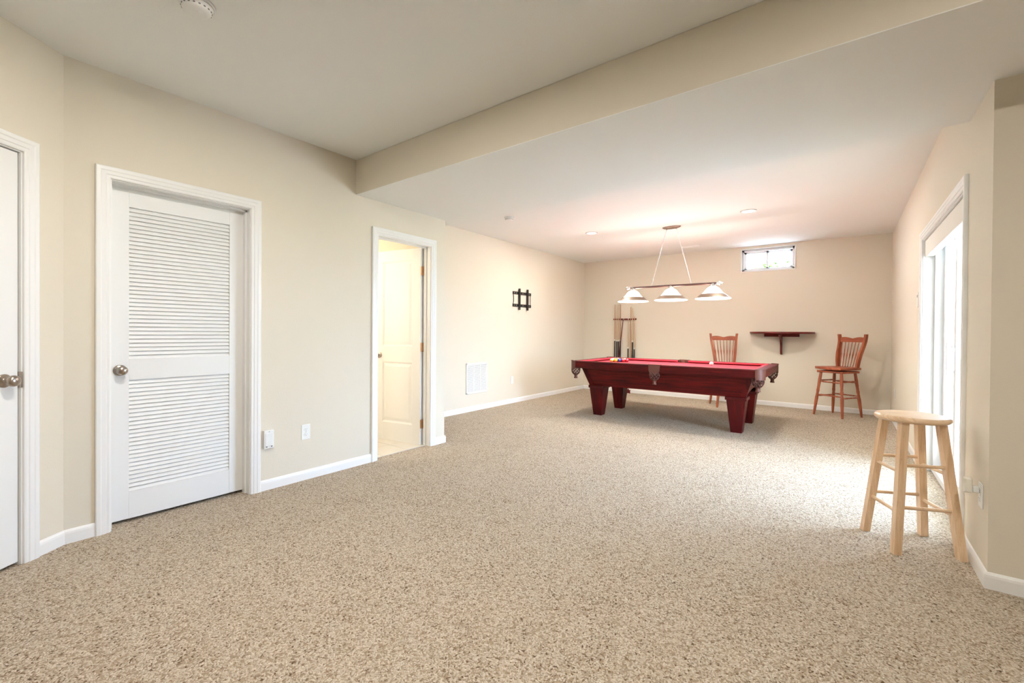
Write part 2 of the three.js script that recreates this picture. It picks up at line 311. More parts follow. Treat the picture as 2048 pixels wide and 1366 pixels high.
{ // sliding glass door
  const { z, w, h } = DOOR4, d = thing('door_4', 'white framed sliding glass patio door in bright daylight', 'door', [C, 0, z], -Math.PI / 2, null, 'structure');
  part('casing', casingGeo(w, h), M.trim, d); part('jamb', jambGeo(w, h, 0.18, 0.02), M.trim, d);
  part('frame', [bx(-w / 2, -w / 2 + 0.04, 0, h, -0.175, -0.075), bx(w / 2 - 0.04, w / 2, 0, h, -0.175, -0.075), bx(-w / 2, w / 2, h - 0.05, h, -0.175, -0.075), rb(-w / 2, w / 2, 0, 0.05, -0.18, -0.07, 0.004)], M.vinyl, d);
  const sash = (xa, xb, za, zb) => { const k = 0.065, y0 = 0.05, y1 = h - 0.05, f = part('sash', [rb(xa, xa + k, y0, y1, za, zb), rb(xb - k, xb, y0, y1, za, zb), rb(xa + k, xb - k, y0, y0 + 0.1, za, zb), rb(xa + k, xb - k, y1 - 0.07, y1, za, zb)], M.vinyl, d); part('pane', new THREE.PlaneGeometry(xb - xa - 2 * k, y1 - y0 - 0.17).translate((xa + xb) / 2, (y0 + 0.1 + y1 - 0.07) / 2, (za + zb) / 2), M.pane, f); return f; };
  sash(-w / 2 + 0.04, 0.035, -0.165, -0.13);
  const near = sash(-0.035, w / 2 - 0.04, -0.12, -0.085);
  part('pull_handle', [rb(-0.012, 0.012, 0.9, 1.14, -0.055, -0.04, 0.006), rb(-0.008, 0.008, 0.92, 0.94, -0.085, -0.045), rb(-0.008, 0.008, 1.1, 1.12, -0.085, -0.045)], M.vinyl, near);
}
{ // blind headrail inside the opening
  const { z, w } = DOOR4, b = thing('blind_headrail', 'beige fabric valance of the raised blind in the sliding door head', 'blind', [C, 0, z], -Math.PI / 2);
  part('valance', rb(-w / 2 + 0.004, w / 2 - 0.004, 1.885, 2.026, -0.068, -0.012, 0.006), M.shade, b);
  part('wand', [rod([0.29, 1.885, -0.04], [0.29, 1.12, -0.035], 0.004), cyl(0.007, 0.006, 1.08, 1.13, 12, 0.29, -0.035)], M.plastic, b);
}
{ // small high window in the far wall
  const x0 = -1.432, x1 = -0.663, y0 = 2.275, y1 = 2.642, wn = thing('window_1', 'small white sliding basement window high on the far wall', 'window', [0, 0, -D], 0, null, 'structure');
  part('trim', [rb(x0 - 0.016, x0, y0 - 0.014, y1 + 0.012, -0.06, 0.012, 0.003), rb(x1, x1 + 0.016, y0 - 0.014, y1 + 0.012, -0.06, 0.012, 0.003), rb(x0, x1, y1, y1 + 0.012, -0.06, 0.012, 0.003), rb(x0, x1, y0 - 0.014, y0, -0.06, 0.012, 0.003)], M.trim, wn);
  const fr = part('frame', [bx(x0, x0 + 0.03, y0, y1, -0.16, -0.03), bx(x1 - 0.03, x1, y0, y1, -0.16, -0.03), bx(x0, x1, y0, y0 + 0.03, -0.16, -0.03), bx(x0, x1, y1 - 0.035, y1, -0.16, -0.03)], M.vinyl, wn);
  const xm = (x0 + x1) / 2 - 0.01;
  for (const [a, b, zz] of [[x0 + 0.03, xm + 0.018, -0.07], [xm - 0.018, x1 - 0.03, -0.105]]) {
    const s = part('sash', [bx(a, a + 0.032, y0 + 0.03, y1 - 0.035, zz - 0.014, zz + 0.014), bx(b - 0.032, b, y0 + 0.03, y1 - 0.035, zz - 0.014, zz + 0.014), bx(a, b, y0 + 0.03, y0 + 0.055, zz - 0.014, zz + 0.014), bx(a, b, y1 - 0.065, y1 - 0.035, zz - 0.014, zz + 0.014)], M.vinyl, wn);
    part('pane', new THREE.PlaneGeometry(b - a - 0.064, y1 - y0 - 0.12).translate((a + b) / 2, (y0 + y1) / 2 - 0.005, zz), M.pane, s);
  }
  part('latch', rb(xm - 0.012, xm + 0.012, 2.43, 2.48, -0.056, -0.046, 0.003), M.vinyl, fr);
}
{ // bathroom tiles beyond the threshold
  const t = thing('floor_bathroom', 'cream ceramic tile floor inside the bathroom', 'floor', [0, 0, 0], 0, null, 'structure');
  part('grout', bx(-5.4, -A - 0.05, 0.0005, 0.004, -3.255, -1.72), M.grout, t);
  for (let i = 0; i < 7; i++) for (let k = 0; k < 6; k++) { const xa = -A - 0.052 - i * 0.3, xb = Math.max(xa - 0.296, -5.398), za = -1.72 - k * 0.3, zb = Math.max(za - 0.296, -3.254); if (za - zb > 0.02 && xa - xb > 0.02) part('tile', rb(xb, xa, 0.002, 0.009, zb, za, 0.002, 1), M.tile, t); }
}

// ---------------------------------------------------------------- outdoors
S('ground_patio', bx(C + 0.18, 9.2, -0.3, -0.06, -10.5, 1.5), M.concrete, 'pale concrete patio outside the sliding door', 'patio');
S('ground_lawn', [bx(C + 0.18, 40, -0.4, -0.08, -40, -10.5), bx(9.2, 40, -0.4, -0.08, -10.5, 20), bx(2.76, 9.2, -0.4, -0.08, 1.5, 20)], M.lawn, 'lawn beyond the patio', 'lawn');
S('ground_bank', [hexa([[-30, -0.3, -8.75], [0.6, -0.3, -8.75], [0.6, -0.3, -40], [-30, -0.3, -40]].map(([x, y, z]) => [x, y, z]), [[-30, 2.05, -8.75], [-0.2, 2.05, -8.75], [-0.2, 2.2, -40], [-30, 2.2, -40]])], M.gravel, 'pale gravel bank outside the small window', 'gravel');
{ // timber deck over the patio
  const t = thing('timber_deck', 'raised timber deck above the patio outside the sliding door', 'deck', [0, 0, 0]), dx0 = C + 0.19, dx1 = 2.2;
  for (let k = 0; k < 11; k++) part('deck_board', bx(dx0 + k * 0.132, dx0 + k * 0.132 + 0.127, 2.86, 2.89, -7.6, -1.4), M.deck, t);
  for (let k = 0; k < 14; k++) part('joist', bx(dx0, dx1, 2.66, 2.859, -7.58 + k * 0.472, -7.54 + k * 0.472), M.deck, t);
  for (const z of [-7.4, -1.6]) part('post', bx(dx1 - 0.16, dx1 - 0.02, -0.06, 2.66, z - 0.07, z + 0.07), M.deck, t);
}
function shrub(x, y, z, r, hgt, label) {
  const t = thing('garden_shrub', label, 'shrub', [x, y, z]);
  part('stem', [cyl(0.09, 0.05, 0, hgt * 0.5, 8)], M.bark, t);
  const gs = [];
  for (let k = 0; k < 260; k++) {
    const a = rnd() * 6.283, q = Math.acos(rr(-0.5, 1)), rad = r * rr(0.75, 1), g = new THREE.CircleGeometry(rr(0.12, 0.24), 5).rotateX(rr(-1.5, 1.5)).rotateY(rr(0, 6.28));
    gs.push(g.translate(rad * Math.sin(q) * Math.cos(a), hgt * 0.6 + hgt * 0.42 * Math.cos(q), rad * Math.sin(q) * Math.sin(a)));
  }
  const f = part('foliage', gs, M.leaf, t); f.userData.kind = 'stuff';
}
shrub(-4.2, 2.08, -17, 1.3, 2.3, 'pale green shrub seen through the small window');
shrub(-2.0, 2.08, -19, 1.1, 1.7, 'lower shrub beside the pale one outside the small window');

// ---------------------------------------------------------------- pool table
const TX = -1.95, TZ = -6.33;
{
  const t = thing('pool_table', 'cherry red wooden pool table with red cloth and tapered legs', 'pool table', [TX, 0, TZ]);
  const HL = 1.235, HW = 0.685, RT = 0.79, RB = 0.688, RW = 0.095, CW = 0.045, CR = 0.085, SP = 0.075;
  // playing bed
  const bl = HL - RW - 0.002, bw = HW - RW - 0.002, c = 0.05;
  const bed = extrude([[-bl + c, -bw], [-SP, -bw], [-SP + 0.02, -bw + 0.01], [SP - 0.02, -bw + 0.01], [SP, -bw], [bl - c, -bw], [bl, -bw + c], [bl, bw - c], [bl - c, bw], [SP, bw], [SP - 0.02, bw - 0.01], [-SP + 0.02, bw - 0.01], [-SP, bw], [-bl + c, bw], [-bl, bw - c], [-bl, -bw + c]], 0.025).rotateX(Math.PI / 2).translate(0, 0.752, 0);
  part('playing_surface', planar(bed), M.cloth, t).userData.label = 'red felt playing surface';
  // rails with cushions; local x along the rail, z outwards
  const rail = (len, x, z, turn) => {
    const h = len / 2, g = grain(toCreasedNormals(extrude([[-RW / 2, RB], [RW / 2 - 0.012, RB], [RW / 2 - 0.004, RB + 0.006], [RW / 2, RB + 0.02], [RW / 2, RT - 0.012], [RW / 2 - 0.006, RT - 0.002], [RW / 2 - 0.014, RT], [-RW / 2, RT]], len).translate(0, 0, -h).rotateY(-Math.PI / 2), 0.5), 'x');
    const r = part('rail', g, M.cherry, t); r.position.set(x, 0, z); r.rotation.y = turn;
    const k = 0.03, zi = -RW / 2, zn = zi - CW;
    part('cushion', hexa([[-h, 0.756, zi], [h, 0.756, zi], [h - k, 0.772, zn], [-h + k, 0.772, zn]], [[-h, RT - 0.001, zi], [h, RT - 0.001, zi], [h - k, RT - 0.004, zn], [-h + k, RT - 0.004, zn]]), M.cloth, r);
    return r;
  };
  const long = HL - CR - SP;
  for (const sz of [1, -1]) for (const sx of [1, -1]) rail(long, sx * (SP + long / 2), sz * (HW - RW / 2), sz > 0 ? 0 : Math.PI);
  for (const sx of [1, -1]) rail(2 * (HW - CR), sx * (HL - RW / 2), 0, sx > 0 ? Math.PI / 2 : -Math.PI / 2);
  // body: tapered aprons and corner posts
  const y1 = 0.69, y0 = 0.432, tx = 1.11, tz = 0.558, bX = 1.02, bZ = 0.474, lerp = (a, b, k) => a + (b - a) * k;
  for (const s of [1, -1]) part('side_apron', grain(hexa([[-bX + 0.02, y0, s * (bZ - 0.03)], [bX - 0.02, y0, s * (bZ - 0.03)], [bX - 0.02, y0, s * (bZ - 0.01)], [-bX + 0.02, y0, s * (bZ - 0.01)]], [[-tx + 0.02, y1, s * (tz - 0.03)], [tx - 0.02, y1, s * (tz - 0.03)], [tx - 0.02, y1, s * (tz - 0.01)], [-tx + 0.02, y1, s * (tz - 0.01)]]), 'x'), M.cherry, t);
  for (const s of [1, -1]) { // end apron with an arched lower edge
    const segs = 10, gs = [];
    for (let k = 0; k < segs; k++) {
      const e = (q) => { const m = Math.abs(q) < 0.72 ? 1 - (q / 0.72) ** 2 : 0; return y0 + 0.085 * Math.sqrt(Math.max(0, m)); };
      const qa = -1 + 2 * k / segs, qb = -1 + 2 * (k + 1) / segs, pt = (q, y, o) => { const f = (y - y0) / (y1 - y0); return [s * (lerp(bX, tx, f) - 0.01 - o), y, q * (lerp(bZ, tz, f) - 0.012)]; };
      gs.push(hexa([pt(qa, e(qa), 0), pt(qb, e(qb), 0), pt(qb, e(qb), 0.02), pt(qa, e(qa), 0.02)], [pt(qa, y1, 0), pt(qb, y1, 0), pt(qb, y1, 0.02), pt(qa, y1, 0.02)]));
    }
    part('end_apron', grain(join(gs), 'z'), M.cherry, t);
  }
  for (const sx of [1, -1]) for (const sz of [1, -1]) {
    const w = 0.06, q = (x, z, wx, wz, y) => [[sx * x, y, sz * z], [sx * (x - wx), y, sz * z], [sx * (x - wx), y, sz * (z - wz)], [sx * x, y, sz * (z - wz)]];
    part('corner_post', grain(join(hexa(q(bX, bZ, w, 0.03, y0), q(tx, tz, w, 0.03, y1)), hexa(q(bX, bZ - 0.01, 0.03, w, y0), q(tx, tz - 0.01, 0.03, w, y1))), 'y'), M.cherry, t);
  }
  part('under_board', bx(-bX + 0.04, bX - 0.04, y0 + 0.1, y0 + 0.115, -bZ + 0.04, bZ - 0.04), M.cherry, t);
  // legs
  for (const sx of [1, -1]) for (const sz of [1, -1]) {
    const lx = sx * 0.915, lz = sz * 0.372, q = (h, y, ox = 0, oz = 0) => [[lx - h + ox, y, lz - h + oz], [lx + h + ox, y, lz - h + oz], [lx + h + ox, y, lz + h + oz], [lx - h + ox, y, lz + h + oz]];
    const leg = part('leg', grain(hexa(q(0.061, 0), q(0.104, 0.40)), 'y'), M.cherry, t);
    part('collar', grain(rb(lx - 0.118, lx + 0.118, 0.396, 0.436, lz - 0.118, lz + 0.118, 0.005), 'x'), M.cherry, leg);
  }
  // pockets: leather cup, knotted net, tassel
  const net = (r0, y0_, y1_) => {
    const gs = [], n = 8, rad = (k) => r0 * (k < 0.55 ? 1 + 0.06 * Math.sin(k / 0.55 * Math.PI) : 1 - 0.55 * ((k - 0.55) / 0.45) ** 1.6);
    for (let i = 0; i < n; i++) for (const s of [1, -1]) { const pts = []; for (let k = 0; k <= 8; k++) { const f = k / 8, a = (i / n) * 2 * Math.PI + s * f * 1.6; pts.push([rad(f) * Math.cos(a), lerp(y1_, y0_, f), rad(f) * Math.sin(a)]); } gs.push(tube(pts, 0.0052, 10, 5)); }
    return join(gs);
  };
  const tassel = lathe([[0, 0.534], [0.026, 0.535], [0.028, 0.54], [0.021, 0.562], [0.024, 0.585], [0.03, 0.592], [0, 0.592]], 16);
  const netG = net(0.058, 0.588, 0.688);
  const arcWall = (r, th, a0, a1, ya, yb, low) => { // curved leather band; low(q) gives the bottom edge
    const gs = [], n = 18;
    for (let k = 0; k < n; k++) { const qa = k / n, qb = (k + 1) / n, P = (q, rad, y) => { const a = lerp(a0, a1, q); return [rad * Math.cos(a), y, rad * Math.sin(a)]; }, la = low ? low(qa) : ya, lb = low ? low(qb) : ya;
      gs.push(hexa([P(qa, r, la), P(qb, r, lb), P(qb, r - th, lb), P(qa, r - th, la)], [P(qa, r, yb), P(qb, r, yb), P(qb, r - th, yb), P(qa, r - th, yb)])); }
    return toCreasedNormals(join(gs), 0.7);
  };
  for (const sx of [1, -1]) for (const sz of [1, -1]) {
    const a0 = Math.atan2(sz, 0), cx = sx * (HL - CR), cz = sz * (HW - CR), aS = sx > 0 ? 0 : Math.PI, aE = sx > 0 ? (sz > 0 ? Math.PI / 2 : -Math.PI / 2) : (sz > 0 ? Math.PI / 2 : 1.5 * Math.PI);
    const p = part('pocket', [arcWall(CR + 0.008, 0.014, aS, aE, 0.672, RT + 0.004), arcWall(CR + 0.012, 0.02, aS, aE, RT - 0.004, RT + 0.006), bx(-0.004, 0.004, 0.69, RT, -0.004, 0.004).translate(Math.cos(aS) * CR, 0, 0), bx(-0.004, 0.004, 0.69, RT, -0.004, 0.004).translate(0, 0, Math.sin(a0) * CR)], M.leather, t);
    p.position.set(cx, 0, cz); p.userData.label = 'brown leather corner pocket';
    const nn = part('net', netG, M.net, p); nn.position.set(sx * 0.02, 0, sz * 0.02);
    const ts = part('tassel', tassel, M.leather, p); ts.position.set(sx * 0.02, 0, sz * 0.02);
  }
  for (const sz of [1, -1]) {
    const shield = extrude([[-0.072, RT + 0.002], [-0.07, 0.72], [-0.062, 0.695], [-0.04, 0.667], [-0.015, 0.655], [0.015, 0.655], [0.04, 0.667], [0.062, 0.695], [0.07, 0.72], [0.072, RT + 0.002]], 0.012, 0.002).translate(0, 0, RW / 2 - 0.004);
    const cup = arcWall(0.07, 0.012, 0, Math.PI, 0.70, RT + 0.004).translate(0, 0, -RW / 2 + 0.02);
    const p = part('pocket', [shield, cup, rb(-0.076, 0.076, RT - 0.006, RT + 0.006, RW / 2 - 0.012, RW / 2 + 0.012, 0.004)], M.leather, t); p.position.set(0, 0, sz * (HW - RW / 2)); p.rotation.y = sz > 0 ? 0 : Math.PI; p.userData.label = 'brown leather side pocket';
    const nn = part('net', netG, M.net, p); nn.position.set(0, 0, 0.035);
    const ts = part('tassel', tassel, M.leather, p); ts.position.set(0, 0, 0.035);
  }
}
{ // billiard balls
  const R = 0.0286, Y = 0.752 + R;
  const ball = (x, z, rgb, stripe, label) => {
    const g = flat(new THREE.SphereGeometry(R, 32, 24)), p = g.attributes.position, col = [];
    for (let i = 0; i < p.count; i += 3) { const y = (p.getY(i) + p.getY(i + 1) + p.getY(i + 2)) / 3, on = !stripe || Math.abs(y) < R * 0.52; for (let k = 0; k < 3; k++) col.push(...(on ? rgb : [0.85, 0.80, 0.68])); }
    g.setAttribute('color', new THREE.Float32BufferAttribute(col, 3)); g.rotateX(rr(-1, 1)).rotateZ(rr(-1.2, 1.2)).rotateY(rr(0, 6));
    const b = solo('billiard_ball', g, M.ball ??= new THREE.MeshPhysicalMaterial({ vertexColors: true, roughness: 0.12, clearcoat: 0.6, clearcoatRoughness: 0.05 }), label, 'ball', 'billiard balls on the table'); b.position.set(x, Y, z);
  };
  const K = { yellow: [0.80, 0.50, 0.04], blue: [0.02, 0.05, 0.32], red: [0.62, 0.03, 0.04], purple: [0.13, 0.04, 0.25], orange: [0.80, 0.22, 0.03], green: [0.02, 0.20, 0.08], maroon: [0.26, 0.02, 0.04], black: [0.01, 0.01, 0.012] };
  const rows = [['maroon', 0], ['orange', 1], ['red', 0], ['green', 1], ['black', 0], ['blue', 0], ['purple', 0], ['orange', 0], ['maroon', 1], ['yellow', 0], ['red', 1], ['green', 0], ['purple', 1], ['blue', 1], ['yellow', 1]];
  let i = 0;
  for (let r = 0; r < 5; r++) for (let k = 0; k <= r; k++) { const [c, s] = rows[i++]; ball(-2.645 - r * R * 1.735 + rr(-0.0003, 0.0003), -6.45 + (k - r / 2) * R * 2.004, K[c], s, `${s ? 'white billiard ball with a wide ' + c + ' stripe' : 'solid ' + c + ' billiard ball'} in the racked cluster on red cloth`); }
  ball(-1.47, -6.57, [0.84, 0.81, 0.72], 0, 'plain white cue ball lying alone on the red cloth');
}

// ---------------------------------------------------------------- pendant light over the table
{
  const px = -1.962, pz = -6.338, t = thing('billiard_lamp', 'three shade billiard lamp hung on chains over the pool table', 'lamp', [px, H, pz]);
  part('canopy', toCreasedNormals(lathe([[0, -0.028], [0.05, -0.027], [0.10, -0.02], [0.122, -0.011], [0.128, -0.004], [0.128, 0], [0, 0]], 40), 0.6).scale(1, 1, 0.55), M.bronze, t);
  const yb = 1.868 - H;
  part('bar', [rod([-0.60, yb, 0], [0.60, yb, 0], 0.0155, 0.0155, 16)], M.darkbar, t);
  for (const s of [1, -1]) part('finial', lathe([[0, 0], [0.014, 0], [0.02, 0.008], [0.016, 0.016], [0.026, 0.03], [0.03, 0.042], [0.026, 0.054], [0.012, 0.062], [0.016, 0.07], [0.008, 0.08], [0, 0.082]], 18).rotateZ(-s * Math.PI / 2).translate(s * 0.595, yb, 0), M.chrome, t);
  const link = new THREE.TorusGeometry(0.011, 0.0018, 6, 14).scale(0.68, 1, 1);
  for (const s of [1, -1]) {
    const a = V(s * 0.068, -0.026, 0), b = V(s * 0.275, yb + 0.014, 0), n = Math.round(a.distanceTo(b) / 0.0185), gs = [], q = new THREE.Quaternion().setFromUnitVectors(V(0, 1, 0), b.clone().sub(a).normalize());
    for (let k = 0; k < n; k++) { const p = a.clone().lerp(b, (k + 0.5) / n); gs.push(link.clone().rotateY(k % 2 ? Math.PI / 2 : 0).applyQuaternion(q).translate(p.x, p.y, p.z)); }
    part('chain', [...gs, rod([a.x, a.y, 0.004], [b.x, b.y, 0.004], 0.0016, 0.0016, 6)], M.chrome, t);
    part('chain_hook', cyl(0.008, 0.008, yb + 0.006, yb + 0.022, 12, s * 0.275, 0), M.chrome, t);
    part('chain_hook', cyl(0.01, 0.008, -0.036, -0.022, 12, s * 0.068, 0), M.chrome, t);
  }
  for (const sx of [-0.553, 0, 0.553]) {
    const fit = part('socket', [cyl(0.02, 0.02, yb - 0.02, yb, 16), cyl(0.034, 0.026, yb - 0.046, yb - 0.018, 20)], M.chrome, t); fit.position.x = sx;
    const T = yb - 0.04, out = [[0.032, 0], [0.05, -0.006], [0.078, -0.026], [0.10, -0.056], [0.124, -0.088], [0.150, -0.108], [0.178, -0.130], [0.204, -0.150], [0.222, -0.165]];
    const glass = part('glass_shade', lathe([...out.map(([r, y]) => [r, T + y]), ...out.slice().reverse().map(([r, y]) => [r - 0.004, T + y - 0.003])], 48), M.glow, fit); glass.userData.label = 'lit white glass bell shade';
    part('shade_band', lathe([[0.147, T - 0.1035], [0.153, T - 0.1035], [0.182, T - 0.128], [0.2145, T - 0.1545], [0.2125, T - 0.1575], [0.178, T - 0.1305], [0.147, T - 0.107]], 48), M.bronze, fit);
    const lamp = new THREE.PointLight(WARM, PENDANT_CD, 0, 2); lamp.position.set(sx, T - 0.10, 0); lamp.castShadow = true; lamp.shadow.radius = 2.5; t.add(lamp);
  }
}
// recessed ceiling lights
function can(x, z, label, nits = CAN_NITS) {
  const t = thing('recessed_light', label, 'ceiling light', [x, H, z], 0, 'recessed ceiling lights');
  part('trim_ring', lathe([[0.066, -0.002], [0.07, -0.008], [0.088, -0.005], [0.092, 0], [0.066, 0]], 36), M.plastic, t);
  part('lens', lathe([[0, -0.004], [0.067, -0.004], [0.067, -0.001], [0, -0.001]], 36), M.lens, t);
  const l = new THREE.RectAreaLight(WARM, nits, 0.12, 0.12); l.position.set(0, -0.012, 0); l.rotation.x = -Math.PI / 2; t.add(l);
}
can(-3.053, -6.038, 'recessed ceiling light over the racked ball end of the table');
can(-0.952, -6.061, 'recessed ceiling light nearer the sliding door');
can(-1.75, -0.72, 'recessed ceiling light in front of the louvered door outside the view', NEAR_NITS);
can(0.55, -0.72, 'recessed ceiling light above the wall stub side outside the view', NEAR_NITS);
{ // bathroom ceiling light
  const t = thing('bathroom_ceiling_light', 'round lit ceiling light inside the bathroom', 'ceiling light', [-4.3, H, -2.3]);
  part('base', cyl(0.14, 0.14, -0.03, 0, 32), M.plastic, t);
  part('diffuser', lathe([[0, -0.11], [0.06, -0.105], [0.11, -0.08], [0.13, -0.045], [0.13, -0.03], [0, -0.03]], 32), M.lens, t);
  const l = new THREE.PointLight(WARM, BATH_CD, 0, 2); l.position.y = -0.07; l.castShadow = true; l.shadow.radius = 3; t.add(l);
}
// ---------------------------------------------------------------- swivel bar chairs
function makeChair(label, [x, z], seatTurn, legTurn) {   // the seat faces local +z before turning
  const t = thing('swivel_bar_chair', label, 'bar chair', [x, 0, z], 0, 'swivel bar chairs by the wall shelf');
  const lift = new THREE.Matrix4().makeRotationY(legTurn), L = (p) => { const v = V(...p).applyMatrix4(lift); return [v.x, v.y, v.z]; };
  const legProfile = (len) => lathe([[0, 0], [0.0125, 0], [0.0165, 0.06], [0.021, 0.2], [0.022, 0.27], [0.0175, 0.30], [0.0215, 0.308], [0.0175, 0.316], [0.0165, 0.33], [0.021, 0.37], [0.0165, 0.405], [0.0215, 0.413], [0.0165, 0.42], [0.0195, 0.46], [0.021, 0.54], [0.018, len], [0, len]], 14);
  const foot = 0.205, head = 0.145, top = 0.645, corners = [[1, 1], [1, -1], [-1, -1], [-1, 1]], at = ([sx, sz], y) => { const k = foot + (head - foot) * y / top; return L([sx * k, y, sz * k]); };
  for (const c of corners) { const a = at(c, 0.002), b = at(c, top); part('leg', grain(along(legProfile(V(...a).distanceTo(V(...b))), a, b), 'y'), M.oak, t); }
  const rung = (len) => lathe([[0, 0], [0.007, 0], [0.008, len * 0.12], [0.0125, len * 0.2], [0.0085, len * 0.24], [0.012, len * 0.28], [0.009, len * 0.36], [0.0105, len * 0.5], [0.009, len * 0.64], [0.012, len * 0.72], [0.0085, len * 0.76], [0.0125, len * 0.8], [0.008, len * 0.88], [0.007, len], [0, len]], 10);
  corners.forEach((c, i) => { const d = corners[(i + 1) % 4]; for (const y of i % 2 ? [0.305, 0.50] : [0.285, 0.515]) { const a = at(c, y), b = at(d, y); part('stretcher', grain(along(rung(V(...a).distanceTo(V(...b))), a, b), 'x'), M.oak, t); } });
  part('base_plate', grain(rb(-0.185, 0.185, 0.637, 0.668, -0.185, 0.185, 0.008), 'x').rotateY(legTurn), M.oak, t);
  part('swivel', join(cyl(0.10, 0.10, 0.667, 0.676, 28), rb(-0.09, 0.09, 0.674, 0.682, -0.09, 0.09, 0.002).rotateY(seatTurn)), M.black, t);
  const R = (g) => g.rotateY(seatTurn);
  const seat = extrude([[-0.17, -0.205], [-0.12, -0.215], [0.12, -0.215], [0.17, -0.205], [0.20, -0.1], [0.215, 0.08], [0.205, 0.18], [0.16, 0.215], [0.05, 0.225], [-0.05, 0.225], [-0.16, 0.215], [-0.205, 0.18], [-0.215, 0.08], [-0.20, -0.1]], 0.022, 0.006).rotateX(Math.PI / 2).translate(0, 0.714, 0);
  part('seat', R(grain(toCreasedNormals(flat(seat), 0.7), 'z')), M.oak, t);
  // back posts: curved boards leaning back
  const prof = [[0.0, -0.165], [0.10, -0.172], [0.20, -0.19], [0.30, -0.222], [0.38, -0.245], [0.45, -0.25], [0.498, -0.247]];
  const postX = (y) => 0.148 + 0.062 * y / 0.5, zc = (y) => { for (let i = 1; i < prof.length; i++) if (y <= prof[i][0]) { const [a, za] = prof[i - 1], [b, zb] = prof[i]; return za + (zb - za) * (y - a) / (b - a); } return -0.247; };
  for (const s of [1, -1]) {
    const gs = []; for (let k = 0; k < 14; k++) { const ya = k / 14 * 0.495, yb = (k + 1) / 14 * 0.495, q = (y) => { const w = 0.024 + 0.004 * Math.sin(y * 9), xx = s * postX(y), z0 = zc(y), yy = 0.708 + y; return [[xx - 0.015, yy, z0 - w], [xx + 0.015, yy, z0 - w], [xx + 0.015, yy, z0 + w], [xx - 0.015, yy, z0 + w]]; }; gs.push(hexa(q(ya), q(yb))); }
    part('back_post', R(grain(toCreasedNormals(join(gs), 0.5), 'y')), M.oak, t);
  }
  // crest rail with a dip in the middle
  const cr = [], n = 18;
  for (let k = 0; k < n; k++) { const q = (i) => -1 + 2 * i / n, P = (u, y, o) => [u * (postX(0.42) - 0.008), 0.708 + y, zc(y) - 0.006 * (1 - u * u) + o], a = q(k), b = q(k + 1); const lo = 0.378, h = (u) => 0.447 + 0.014 * Math.cos((Math.abs(u) - 0.62) * 3.4) - 0.008; cr.push(hexa([P(a, lo, -0.009), P(b, lo, -0.009), P(b, lo, 0.009), P(a, lo, 0.009)], [P(a, h(a), -0.009), P(b, h(b), -0.009), P(b, h(b), 0.009), P(a, h(a), 0.009)])); }
  part('crest_rail', R(grain(toCreasedNormals(join(cr), 0.5), 'x')), M.oak, t);
  const sp = (len) => lathe([[0, 0], [0.0055, 0], [0.006, len * 0.3], [0.0085, len * 0.42], [0.0105, len * 0.5], [0.0075, len * 0.58], [0.0055, len * 0.8], [0.005, len], [0, len]], 10);
  for (let k = 0; k < 7; k++) { const u = (k - 3) / 3, a = [u * 0.118, 0.712, -0.168], b = [u * 0.158, 1.09, zc(0.385) - 0.004]; part('spindle', R(grain(along(sp(V(...a).distanceTo(V(...b))).scale(1, 1, 1), a, b), 'y')), M.oak, t); }
  return t;
}
makeChair('oak swivel bar chair half hidden behind the pool table', [-1.55, -8.0], 0.42, 28 * DEG);
makeChair('oak swivel bar chair standing clear in the far corner', [-0.073, -8.08], -42 * DEG, -33 * DEG);

// ---------------------------------------------------------------- round wooden stool by the sliding door
{
  const t = thing('round_stool', 'natural wood round stool with square splayed legs by the sliding door', 'stool', [0.31, 0, -3.385], 24.3 * DEG);
  part('seat', grain(lathe([[0, 0.706], [0.14, 0.706], [0.158, 0.709], [0.166, 0.717], [0.168, 0.724], [0.166, 0.732], [0.158, 0.739], [0.145, 0.742], [0, 0.742]], 56), 'x'), M.birch, t);
  const foot = 0.150, head = 0.088, top = 0.708, k = (y) => foot + (head - foot) * y / top, w = 0.0185;
  for (const [sx, sz] of [[-1, -1], [-1, 1], [1, -1], [1, 1]]) {
    const q = (y) => { const c = k(y); return [[sx * c - w, y, sz * c - w], [sx * c + w, y, sz * c - w], [sx * c + w, y, sz * c + w], [sx * c - w, y, sz * c + w]]; };
    part('leg', grain(hexa(q(0), q(top)), 'y'), M.birch, t);
  }
  for (const s of [1, -1]) {
    for (const y of [0.248, 0.475]) part('rung', grain(rod([-k(y), y, s * k(y)], [k(y), y, s * k(y)], 0.0095), 'x'), M.birch, t);
    for (const y of [0.22, 0.436]) part('rung', grain(rod([s * k(y), y, -k(y)], [s * k(y), y, k(y)], 0.0095), 'z'), M.birch, t);
  }
}

